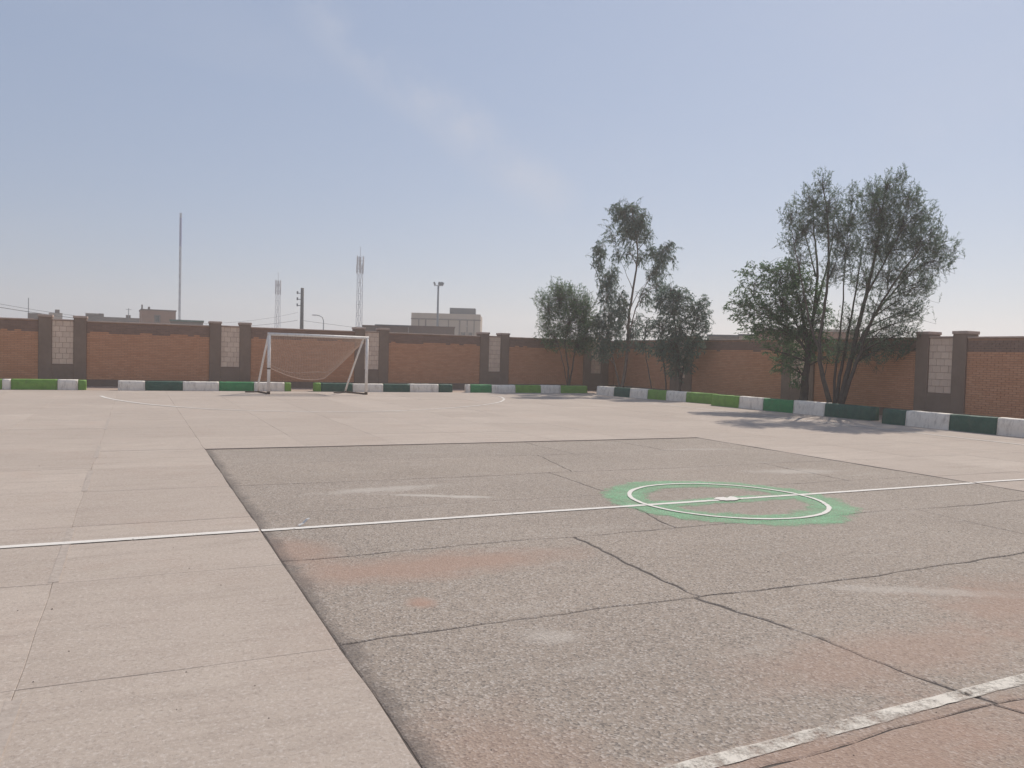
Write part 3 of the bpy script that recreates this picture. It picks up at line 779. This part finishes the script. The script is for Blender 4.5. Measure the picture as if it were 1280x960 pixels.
# tall thin gum tree in the corner
B2 = onX(777, 488, 19.9); B2.z = 0
make_tree(B2, 'tall thin gum tree with airy hanging foliage, rising above its neighbours', [([(776, 492, 0), (783, 450, 0), (786, 400, 0), (793, 350, 0), (797, 320, 0), (794, 285, 0), (788, 262, 0)], .085), ([(776, 490, 0), (768, 455, .2), (758, 410, .3), (752, 360, .3), (739, 325, .3)], .05), ([(784, 440, 0), (792, 395, -.3), (808, 355, -.4), (826, 320, -.4)], .04), ([(788, 385, 0), (800, 362, .2), (812, 350, .3)], .022), ([(791, 362, 0), (782, 342, -.2), (776, 325, -.2)], .02)],
    [(789, 262, 14, 11, .1, .9), (770, 264, 9, 12, 0, 1.1), (791, 280, 17, 13, -.2, 1.2), (782, 293, 13, 14, .2, 1), (800, 287, 10, 16, .1, .9), (811, 298, 7, 14, -.2, .6), (776, 270, 9, 12, -.2, .9), (750, 313, 9, 15, .3, 1.1), (748, 330, 7, 13, .2, .7), (768, 345, 9, 16, .2, .9), (760, 368, 13, 18, -.1, .8), (776, 372, 10, 16, 0, .6), (830, 318, 10, 15, -.4, 1), (838, 308, 7, 9, -.3, .7), (824, 338, 10, 15, -.3, .9), (843, 327, 5, 7, -.3, .5), (816, 345, 8, 12, 0, .6), (762, 395, 16, 16, .3, .9), (760, 420, 18, 18, 0, .9), (780, 405, 12, 14, .2, .5), (800, 398, 8, 12, .3, .35), (774, 432, 14, 10, 0, .5), (757, 350, 10, 14, .2, .7), (771, 318, 8, 14, 0, .5), (786, 318, 9, 14, .2, .45), (803, 322, 8, 14, -.2, .5), (815, 318, 9, 13, -.2, .7), (752, 440, 14, 12, .1, .8), (745, 405, 10, 18, .1, .8), (776, 388, 12, 14, -.2, .7), (792, 420, 12, 12, .1, .6), (808, 372, 9, 14, -.2, .6), (826, 360, 9, 12, -.3, .6), (762, 290, 8, 14, .1, .5), (806, 272, 9, 12, 0, .6)],
    'leaf_blue', 'pale_bark', 300, .13, .022, .9, .42, 17, 23, up=.1, puff=1.12)
# dense dark tree beside it
B3 = onX(850, 493, 20.0); B3.z = 0
make_tree(B3, 'dense dark tree with several stems and ragged hanging foliage', [([(850, 495, 0), (849, 455, 0), (845, 415, 0), (838, 372, 0)], .06), ([(848, 495, 0), (856, 450, .2), (866, 410, .2), (872, 378, .2)], .05), ([(833, 492, .1), (830, 455, .2), (826, 425, .2), (822, 392, .2)], .04), ([(815, 490, .1), (809, 455, .2), (806, 425, .2), (812, 400, .2)], .03)],
    [(838, 365, 14, 13, 0, 1), (850, 372, 16, 16, .2, 1), (828, 378, 14, 14, -.2, 1), (842, 390, 20, 16, 0, 1.2), (866, 385, 13, 14, .2, 1), (880, 378, 8, 14, .1, .7), (884, 395, 7, 14, .1, .6), (872, 402, 14, 16, -.1, .9), (850, 412, 22, 18, .3, 1.2), (828, 410, 16, 18, .2, 1), (808, 408, 13, 16, .3, .7), (844, 435, 24, 18, 0, 1.3), (868, 432, 14, 16, 0, .9), (826, 438, 18, 14, .2, .9), (845, 458, 16, 16, 0, .9), (880, 415, 8, 14, 0, .6), (860, 455, 10, 12, .1, .6), (800, 430, 10, 12, .2, .5)],
    'leaf_blue', 'bark', 250, .10, .021, .6, .38, 20, 37, up=.2, puff=1.12)
# broad green tree
B4 = onX(1004, 500, 19.75); B4.z = 0
make_tree(B4, 'leafy green tree with a thick dark trunk beside the multi-stemmed tree', [([(1004, 503, 0), (1007, 470, 0), (1010, 440, 0), (1004, 400, 0), (996, 365, 0)], .15), ([(1009, 446, 0), (1016, 400, .2), (1022, 345, .3), (1018, 290, .3), (1016, 240, .2)], .08), ([(1009, 440, 0), (990, 415, -.3), (965, 398, -.5), (935, 385, -.6)], .055), ([(1008, 430, 0), (985, 385, .2), (960, 350, .3)], .045), ([(1017, 395, .2), (1032, 340, .4), (1042, 290, .5), (1044, 250, .4)], .045), ([(1020, 345, .3), (1008, 300, .1), (998, 270, 0)], .03)],
    [(975, 345, 26, 20, .2, .8), (945, 358, 22, 18, 0, .75), (930, 380, 17, 13, -.2, .7), (955, 390, 26, 18, -.4, 1), (980, 380, 26, 24, -.4, 1.2), (1005, 370, 24, 26, -.2, 1.2), (925, 395, 14, 8, -.4, .6), (945, 412, 22, 13, -.4, .8), (975, 415, 26, 16, -.2, 1), (1000, 410, 22, 20, 0, 1.1), (930, 342, 12, 9, .1, .5), (990, 340, 22, 18, .3, 1), (1010, 440, 18, 16, .2, .9), (985, 440, 16, 12, .2, .7), (990, 455, 12, 18, -.2, .7), (997, 475, 8, 12, -.2, .5), (1025, 395, 18, 20, .3, .7), (962, 330, 12, 8, .1, .5), (1028, 425, 16, 14, .2, .7), (960, 440, 14, 10, -.2, .5), (970, 455, 12, 12, 0, .5), (1040, 445, 14, 10, .2, .5), (915, 383, 10, 6, -.4, .5), (938, 330, 10, 7, .1, .35)],
    'leaf_green', 'bark', 205, .085, .026, .30, .36, 22, 41, up=.25, puff=1.15)
B5 = onX(1045, 512, 19.55); B5.z = 0
make_tree(B5, 'largest tree, many thin stems fanning up from one base, feathery foliage', [([(1048, 516, 0), (1056, 480, 0), (1068, 430, 0), (1082, 370, 0), (1096, 310, .1), (1104, 255, .2), (1110, 225, .2)], .10), ([(1044, 516, 0), (1050, 470, .2), (1060, 420, .3), (1072, 350, .4), (1080, 300, .4)], .07), ([(1040, 514, 0), (1030, 475, -.2), (1024, 440, -.3), (1030, 390, -.3), (1036, 330, -.2), (1034, 270, -.1), (1028, 225, 0)], .085), ([(1050, 514, 0), (1066, 465, -.2), (1090, 400, -.4), (1120, 350, -.6), (1150, 312, -.7)], .075), ([(1068, 440, -.1), (1100, 385, .2), (1135, 345, .4), (1165, 318, .5)], .045), ([(1043, 515, 0), (1044, 465, .3), (1052, 400, .4), (1056, 330, .5), (1062, 270, .5)], .05), ([(1028, 450, -.3), (1012, 400, -.4), (1000, 340, -.3), (990, 290, -.2)], .045), ([(1082, 370, 0), (1110, 320, -.2), (1134, 275, -.3)], .04), ([(1030, 475, .2), (1036, 440, .3)], .02)],
    [(1028, 228, 10, 14, 0, .7), (1010, 250, 16, 16, 0, .8), (1036, 255, 18, 18, .2, .9), (990, 268, 14, 14, .2, .7), (1015, 280, 20, 18, -.2, .9), (1045, 285, 18, 20, .3, 1), (1068, 240, 8, 12, .3, .7), (1066, 270, 14, 18, .3, .8), (1090, 245, 14, 18, .2, .9), (1112, 232, 16, 16, .2, .9), (1131, 218, 7, 9, .1, .5), (1135, 245, 16, 16, 0, .8), (1100, 270, 22, 22, -.3, 1.2), (1130, 275, 22, 20, .3, 1), (1155, 265, 14, 16, .2, .7), (1165, 290, 16, 16, .2, .7), (1150, 305, 20, 18, -.3, .8), (1120, 305, 24, 20, .3, 1), (1090, 305, 20, 20, -.4, .8), (1060, 310, 20, 20, .2, .8), (1180, 310, 16, 13, .1, .6), (1190, 322, 8, 7, 0, .4), (1165, 330, 18, 14, -.2, .7), (1140, 340, 20, 16, .2, .7), (1110, 345, 22, 18, -.2, .7), (1080, 345, 20, 20, .3, .6), (1045, 335, 18, 18, -.2, .6), (1150, 362, 18, 14, .2, .6), (1160, 352, 12, 10, -.2, .5), (1125, 380, 20, 16, .1, .6), (1095, 385, 18, 16, -.2, .5), (1145, 388, 13, 12, 0, .5), (1130, 405, 18, 14, .2, .6), (1105, 415, 18, 14, -.2, .6), (1138, 418, 12, 10, 0, .5), (1080, 415, 16, 16, .2, .6), (1060, 400, 16, 18, .3, .5), (1120, 432, 18, 10, .1, .6), (1085, 440, 20, 12, 0, .8), (1055, 438, 16, 12, .1, .6), (996, 295, 14, 16, .2, .7), (1000, 320, 16, 14, .2, .6), (980, 300, 8, 10, 0, .4)],
    'leaf_fine', 'bark', 300, .078, .013, .12, .36, 26, 53, up=.7, puff=1.3)

# ------------------------------------------------------------------ far things beyond the walls
def lattice(px, top, D, wpx, label, name='lattice_tower', taper=.8, mat='galv', heads=True, step=2.2, group='radio towers on the skyline'):
    T = atD(px, top, D); base = Vector((T.x, T.y, 0)); H = T.z
    root = thing(name, base, label, 'tower', group)
    wt = wpx*D/F_PX/2; wb = wt/taper
    A = Vector((T.x, T.y, 0)).normalized(); Bv = Vector((A.y, -A.x, 0))
    ang = .5; ax = A*math.cos(ang)+Bv*math.sin(ang); bx_ = Vector((ax.y, -ax.x, 0))
    def cor(k, z):
        ww = wb+(wt-wb)*z/H; s = ((-1, -1), (1, -1), (1, 1), (-1, 1))[k]
        return base+ax*(ww*s[0]*.75)+bx_*(ww*s[1]*.75)+Vector((0, 0, z))
    lr = max(.05, wt*.10)
    for k in range(4):
        mb = MB(); mb.tube([cor(k, -.05), cor(k, H)], lr, 5); part('leg', mb.mesh('leg'), M[mat], root)
    mb = MB(); z = 0; i = 0
    while z < H-step*.5:
        z2 = min(H, z+step)
        for k in range(4):
            a, c = (k, (k+1) % 4)
            mb.tube([cor(a, z), cor(c, z2)] if i % 2 else [cor(c, z), cor(a, z2)], lr*.75, 3, False)
            mb.tube([cor(a, z2), cor(c, z2)], lr*.7, 3, False)
        z = z2; i += 1
    part('bracing', mb.mesh('bracing'), M[mat], root)
    if heads:
        for q in range(6):
            t = 2*math.pi*q/6+.4; z = H-(1.0 if q % 2 else 2.6)
            mb = MB(); c = base+Vector((math.cos(t), math.sin(t), 0))*(wt*1.3)+Vector((0, 0, z))
            mb.obox(c, Vector((math.cos(t), math.sin(t), 0)), Vector((-math.sin(t), math.cos(t), 0)), Vector((0, 0, 1)), .10, .17, .85)
            mb.tube([c-Vector((0, 0, 1.1)), c+Vector((0, 0, 1.1))], .035, 5)
            mb.tube([c, base+Vector((0, 0, z))], .05, 4)
            part('antenna_panel', mb.mesh('antenna_panel'), M['antenna'], root)
        mb = MB(); mb.tube([base+Vector((0, 0, H)), base+Vector((0, 0, H+1.8))], .05, 5); part('lightning_rod', mb.mesh('lightning_rod'), M['antenna'], root)
    return root
lattice(450.5, 320, 165, 6.2, 'tall grey lattice tower with antenna panels, rising next to the low brown sheds', taper=.82)
lattice(347.8, 350, 200, 4.6, 'smaller grey lattice tower with antenna panels, next to the dark utility pole', taper=.62)
lattice(226, 266, 170, 1.9, 'slender blue and white radio mast, tallest thing on the skyline', 'radio_mast', .95, 'galv', False, 1.6)
T = atD(226, 266, 170); mb = MB()
mb.tube([(T.x, T.y, T.z-6.5), (T.x, T.y, T.z-1.0)], .21, 6)
o = [x for x in bpy.data.objects if x.name.startswith('radio_mast')][0]
part('top_section', mb.mesh('top_section'), M['mast_blue'], o)

def pole(name, px, top, D, r, label, cat, mat, group=None):
    T = atD(px, top, D); root = thing(name, (T.x, T.y, 0), label, cat, group)
    mb = MB(); mb.tube([(T.x, T.y, -.05), (T.x, T.y, T.z)], [r, r*.75], 8); part('pole', mb.mesh('pole', True), M[mat], root)
    return root, T
sd = Vector((_r0.x, _r0.y, 0))
root, TU = pole('utility_pole', 378, 360, 95, .24, 'dark utility pole with side insulators above the goal', 'pole', 'pole_dark')
for k, dz in enumerate((.6, 1.3, 2.0)):
    mb = MB(); p = Vector((TU.x, TU.y, TU.z-dz)); mb.tube([p, p-sd*.55], .05, 5); mb.tube([p-sd*.55-Vector((0, 0, .1)), p-sd*.55+Vector((0, 0, .22))], .09, 6)
    part('insulator', mb.mesh('insulator'), M['pole_grey'], root)
root, T = pole('street_lamp', 404.5, 401, 120, .10, 'thin curved street lamp beside the dark utility pole', 'street lamp', 'pole_grey')
mb = MB(); mb.tube([T, T+Vector((0, 0, .5))-sd*.2, T+Vector((0, 0, .75))-sd*.7, T+Vector((0, 0, .8))-sd*1.2], .06, 6); part('arm', mb.mesh('arm', True), M['pole_grey'], root)
mb = MB(); mb.obox(T+Vector((0, 0, .8))-sd*1.35, sd, Vector((-sd.y, sd.x, 0)), Vector((0, 0, 1)), .32, .12, .07); part('lamp_head', bevel(mb.mesh('lamp_head'), .03), M['antenna'], root)
root, T = pole('floodlight_pole', 548, 357, 105, .17, 'grey floodlight pole in front of the cream building', 'floodlight', 'pole_grey')
mb = MB(); mb.tube([T-sd*.55, T+sd*.55], .05, 6); part('crossarm', mb.mesh('crossarm'), M['pole_grey'], root)
for q, e in ((-.5, .35), (.18, -.2), (.5, -.3)):
    mb = MB(); mb.obox(T+sd*q+Vector((0, 0, .26)), (sd*.8+Vector((0, 0, e))).normalized(), Vector((-sd.y, sd.x, 0)), (Vector((0, 0, .8))-sd*e).normalized(), .2 if q > 0 else .11, .16, .2)
    part('floodlight_head', bevel(mb.mesh('floodlight_head'), .03), M['pole_grey'], root)

def bld(name, px0, px1, top, D, depth, label, mat, ang=0.0):
    "block whose front spans px0..px1 at distance D, top at pixel row top"
    a = atD((px0+px1)/2, top, D); c = Vector((a.x, a.y, 0)); H = a.z
    A = c.normalized(); X_ = Vector((A.y, -A.x, 0)); hw = (px1-px0)/F_PX*D/2
    X_ = (X_*math.cos(ang)+A*math.sin(ang)).normalized(); Y_ = Vector((-X_.y, X_.x, 0))
    root = thing(name, c, label, 'building')
    mb = MB(); mb.obox(c+Y_*depth/2+Vector((0, 0, H/2-.02)), X_, Y_, Vector((0, 0, 1)), hw, depth/2, H/2+.02); part('walls', mb.mesh('walls'), M[mat], root)
    return root, c, X_, Y_, hw, H
def bpart(root, name, c, X_, Y_, x0, x1, y0, y1, z0, z1, mat):
    mb = MB(); mb.obox(c+X_*((x0+x1)/2)+Y_*((y0+y1)/2)+Vector((0, 0, (z0+z1)/2)), X_, Y_, Vector((0, 0, 1)), (x1-x0)/2, (y1-y0)/2, (z1-z0)/2)
    return part(name, mb.mesh(name), M[mat], root)
# cream building with a dark rooftop cabin
root, c, X_, Y_, hw, H = bld('cream_building', 514.5, 600.5, 393, 135, 9, 'cream two-storey building with brown trim and a dark cabin on its roof', 'bld_cream', -.08)
bpart(root, 'cornice', c, X_, Y_, -hw-.05, hw+.05, -.12, 0, H-.95, H-.75, 'bld_line')
for u in (-.78, -.58, -.22, .08, .40, .62, .82):
    wv = .16 if abs(u) > .6 or u == .08 else .24
    bpart(root, 'pilaster', c, X_, Y_, u*hw-wv/2, u*hw+wv/2, -.10, 0, 0, H-.95, 'bld_line')
bpart(root, 'rooftop_cabin', c, X_, Y_, .10*hw, .84*hw, .4, 3.4, H, H+1.15, 'bld_dark')
bpart(root, 'parapet', c, X_, Y_, -hw, hw, .002, .25, H, H+.14, 'bld_cream')
for u0, u1 in ((.44, .58), (.66, .78), (-.50, -.30), (-.16, .02)):
    wn = bpart(root, 'window', c, X_, Y_, u0*hw, u1*hw, -.05, 0, H-4.3, H-2.9, 'bld_line')
    bpart(wn, 'pane', c, X_, Y_, u0*hw+.08, u1*hw-.08, -.07, -.05, H-4.2, H-3.0, 'glass')
for k, (u, v) in enumerate(((.60, .0), )):
    bpart(root, 'satellite_dish', c, X_, Y_, u*hw-.22, u*hw+.16, -.4, -.15, H-2.05, H-1.75, 'roof_pale')
# brown sheet roofs next to it
for (a, b_, t, dd, lb) in ((454, 470.5, 408.0, 78, 'grey brown flat-roofed shed at the foot of the tall lattice tower'), (470, 510, 407.5, 84, 'long low dark shed between the lattice tower and the cream building'), (511, 568, 409.0, 90, 'brown sheet-clad shed in front of the cream building')):
    root, c, X_, Y_, hw, H = bld('shed', a, b_, t, dd, 6, lb, 'bld_brown' if a != 454 else 'bld_line')
    bpart(root, 'roof', c, X_, Y_, -hw-.08, hw+.08, -.12, 6.1, H, H+.12, 'bld_brown' if a != 470 else 'bld_dark')
# brick stair house on the left
root, c, X_, Y_, hw, H = bld('brick_house', 180.5, 216.5, 388.5, 120, 6, 'brick rooftop block beside the blue and white radio mast', 'bld_brick', .06)
bpart(root, 'roof_edge', c, X_, Y_, -hw-.08, hw+.08, -.1, 6.1, H, H+.16, 'bld_line')
wn = bpart(root, 'window', c, X_, Y_, -.25*hw, .10*hw, -.06, 0, H-1.6, H-.6, 'bld_line'); bpart(wn, 'pane', c, X_, Y_, -.18*hw, .03*hw, -.08, -.06, H-1.5, H-.7, 'glass')
bpart(root, 'chimney', c, X_, Y_, -hw, -hw+.18, .3, .6, H+.16, H+.75, 'bld_line'); bpart(root, 'chimney', c, X_, Y_, -.62*hw, -.5*hw, .3, .6, H+.16, H+.5, 'bld_line')
root, c, X_, Y_, hw, H = bld('green_roofed_shed', 216, 251, 402.2, 100, 6, 'low shed with a green sheet roof below the radio mast', 'bld_line')
bpart(root, 'roof', c, X_, Y_, -hw-.1, hw+.1, -.2, 6.2, H, H+.2, 'bld_green')
root, c, X_, Y_, hw, H = bld('flat_roofed_house', 109, 124, 392.8, 140, 6, 'pale flat-roofed house top peeking over the wall next to a low brown house', 'bld_line')
bpart(root, 'parapet', c, X_, Y_, -hw, hw, -.1, .1, H, H+.15, 'roof_pale')
root, c, X_, Y_, hw, H = bld('low_house', 127, 181, 397.0, 138, 7, 'low brown house in front of the brick rooftop block', 'bld_line')
bpart(root, 'chimney', c, X_, Y_, -.9*hw, -.72*hw, .3, .9, H, H+.5, 'bld_line'); bpart(root, 'water_tank', c, X_, Y_, .10*hw, .28*hw, .6, 1.6, H, H+.45, 'bld_line')
mb = MB(); q = c+X_*(.2*hw)+Y_*.4; mb.tube([q+Vector((0, 0, H)), q+Vector((0, 0, H+1.5))], .05, 4); mb.tube([q+Vector((0, 0, H+1.3))-X_*.4, q+Vector((0, 0, H+1.3))+X_*.4], .03, 4); part('aerial', mb.mesh('aerial'), M['pole_grey'], root)
root, c, X_, Y_, hw, H = bld('tan_house', 63, 76, 391.0, 150, 6, 'tan house top showing above the cream stone inset', 'bld_cream')
bpart(root, 'water_cooler', c, X_, Y_, -.1*hw, .6*hw, .5, 1.5, H, H+.55, 'bld_line')
root, c, X_, Y_, hw, H = bld('grey_house', 37, 50, 391.5, 130, 6, 'grey house top with a thin aerial pole', 'bld_line')
mb = MB(); q = c-X_*(.9*hw)+Y_*.3; mb.tube([q+Vector((0, 0, H-.1)), q+Vector((0, 0, H+2.1))], .05, 4); part('aerial', mb.mesh('aerial'), M['pole_grey'], root)
# right side, behind the trees
root, c, X_, Y_, hw, H = bld('pale_roofed_house', 925, 947, 420.0, 75, 6, 'pale flat roof just above the wall beside the leafy green tree', 'roof_pale')
bpart(root, 'roof', c, X_, Y_, -hw-.1, hw+.1, -.2, 6.2, H, H+.16, 'bld_dark')
root, c, X_, Y_, hw, H = bld('dark_roofed_shed', 886, 926, 420.5, 82, 6, 'long dark roof just above the wall beside the dense dark tree', 'bld_line')
bpart(root, 'roof', c, X_, Y_, -hw-.1, hw+.1, -.2, 6.2, H, H+.16, 'bld_dark')
root, c, X_, Y_, hw, H = bld('tan_building', 950, 1066, 414.5, 64, 7, 'wide tan building mostly hidden behind the biggest trees', 'bld_brick')
bpart(root, 'parapet', c, X_, Y_, -hw-.05, hw+.05, -.08, .2, H, H+.2, 'roof_pale')

# overhead wires with a pole out of frame on each side
def wire(a, b_, sag, r, label, n=30):
    mb = MB(); pts = []
    for i in range(n+1):
        t = i/n; p = a.lerp(b_, t); p.z -= sag*4*t*(1-t); pts.append(p)
    mb.tube(pts, r, 4); o = link('overhead_wire', mb.mesh('overhead_wire'), M['wire'], None, None, label, 'wire', 'overhead wires')
TL = atD(-170, 352, 55); TR = atD(690, 400, 85)
root, T2_ = pole('utility_pole', -170, 348, 55, .2, 'utility pole carrying the near ends of the sagging wires', 'pole', 'pole_dark')
pu = Vector((TU.x, TU.y, TU.z-3.7))-sd*.5
wire(TL, pu, 1.5, .018, 'thin dark wire sagging over the brick wall to the utility pole')
wire(TL+Vector((0, 0, .35)), pu+Vector((0, 0, .9)), 1.9, .011, 'second, thinner wire strung above the sagging dark wire')
wire(pu+sd*.5, atD(760, 427, 130), .9, .016, 'thin wire running from the utility pole towards the cream building')

# ------------------------------------------------------------------ small litter
p = onz(379, 657.5, ZA); rg = random.Random(5); gm = MB()
for k in range(420):
    x, y = rg.uniform(-3, 12), 1.5+11*rg.random()**1.6
    r = rg.uniform(.002, .005)*(1 if rg.random() < .96 else 1.8); z = (ZA if DX0 < x < DX1 and y < DY1 else ZC)+.0005
    a = rg.uniform(0, 3); pts = [(x+r*math.cos(a+t)*rg.uniform(.7, 1.2), y+r*math.sin(a+t)*rg.uniform(.7, 1.2), z) for t in (0, 1.3, 2.5, 3.8, 5.0)]
    i = len(gm.v); gm.v += pts+[(x, y, z+r*.9)]
    for q in range(5): gm.f.append((i+q, i+(q+1) % 5, i+5)); gm.mi.append(0)
link('grit', gm.mesh('grit'), M['pebble'], kind='stuff')
root = thing('paper_scrap', p, 'torn white paper scrap curling up beside the halfway line', 'scrap')
mb = MB(); q = [Vector((-.04, .0, .006)), Vector((.0, .01, .022)), Vector((.035, .015, .055)), Vector((.055, .02, .062))]
for i in range(3):
    a, c = p+q[i], p+q[i+1]; wv = Vector((-.006, .016, 0)); mb.face([a-wv, c-wv*(1.2-.3*i), c+wv, a+wv])
    mb.face([a+wv+Vector((0, 0, .002)), c+wv+Vector((0, 0, .002)), c-wv+Vector((0, 0, .002)), a-wv+Vector((0, 0, .002))])
part('sheet', mb.mesh('sheet'), M['paper'], root)

# ------------------------------------------------------------------ dusty air
hz = MB(); hz.box(-640, 640, -640, 640, -1.1, 34)
hm = bpy.data.materials.new('haze'); hm.use_nodes = True; hm.node_tree.nodes.clear()
pv = hm.node_tree.nodes.new('ShaderNodeVolumePrincipled'); ho = hm.node_tree.nodes.new('ShaderNodeOutputMaterial')
pv.inputs['Color'].default_value = (.885, .855, .83, 1); pv.inputs['Density'].default_value = .0020; pv.inputs['Anisotropy'].default_value = .4
hm.node_tree.links.new(pv.outputs[0], ho.inputs['Volume'])
link('haze', hz.mesh('haze'), hm, kind='stuff')
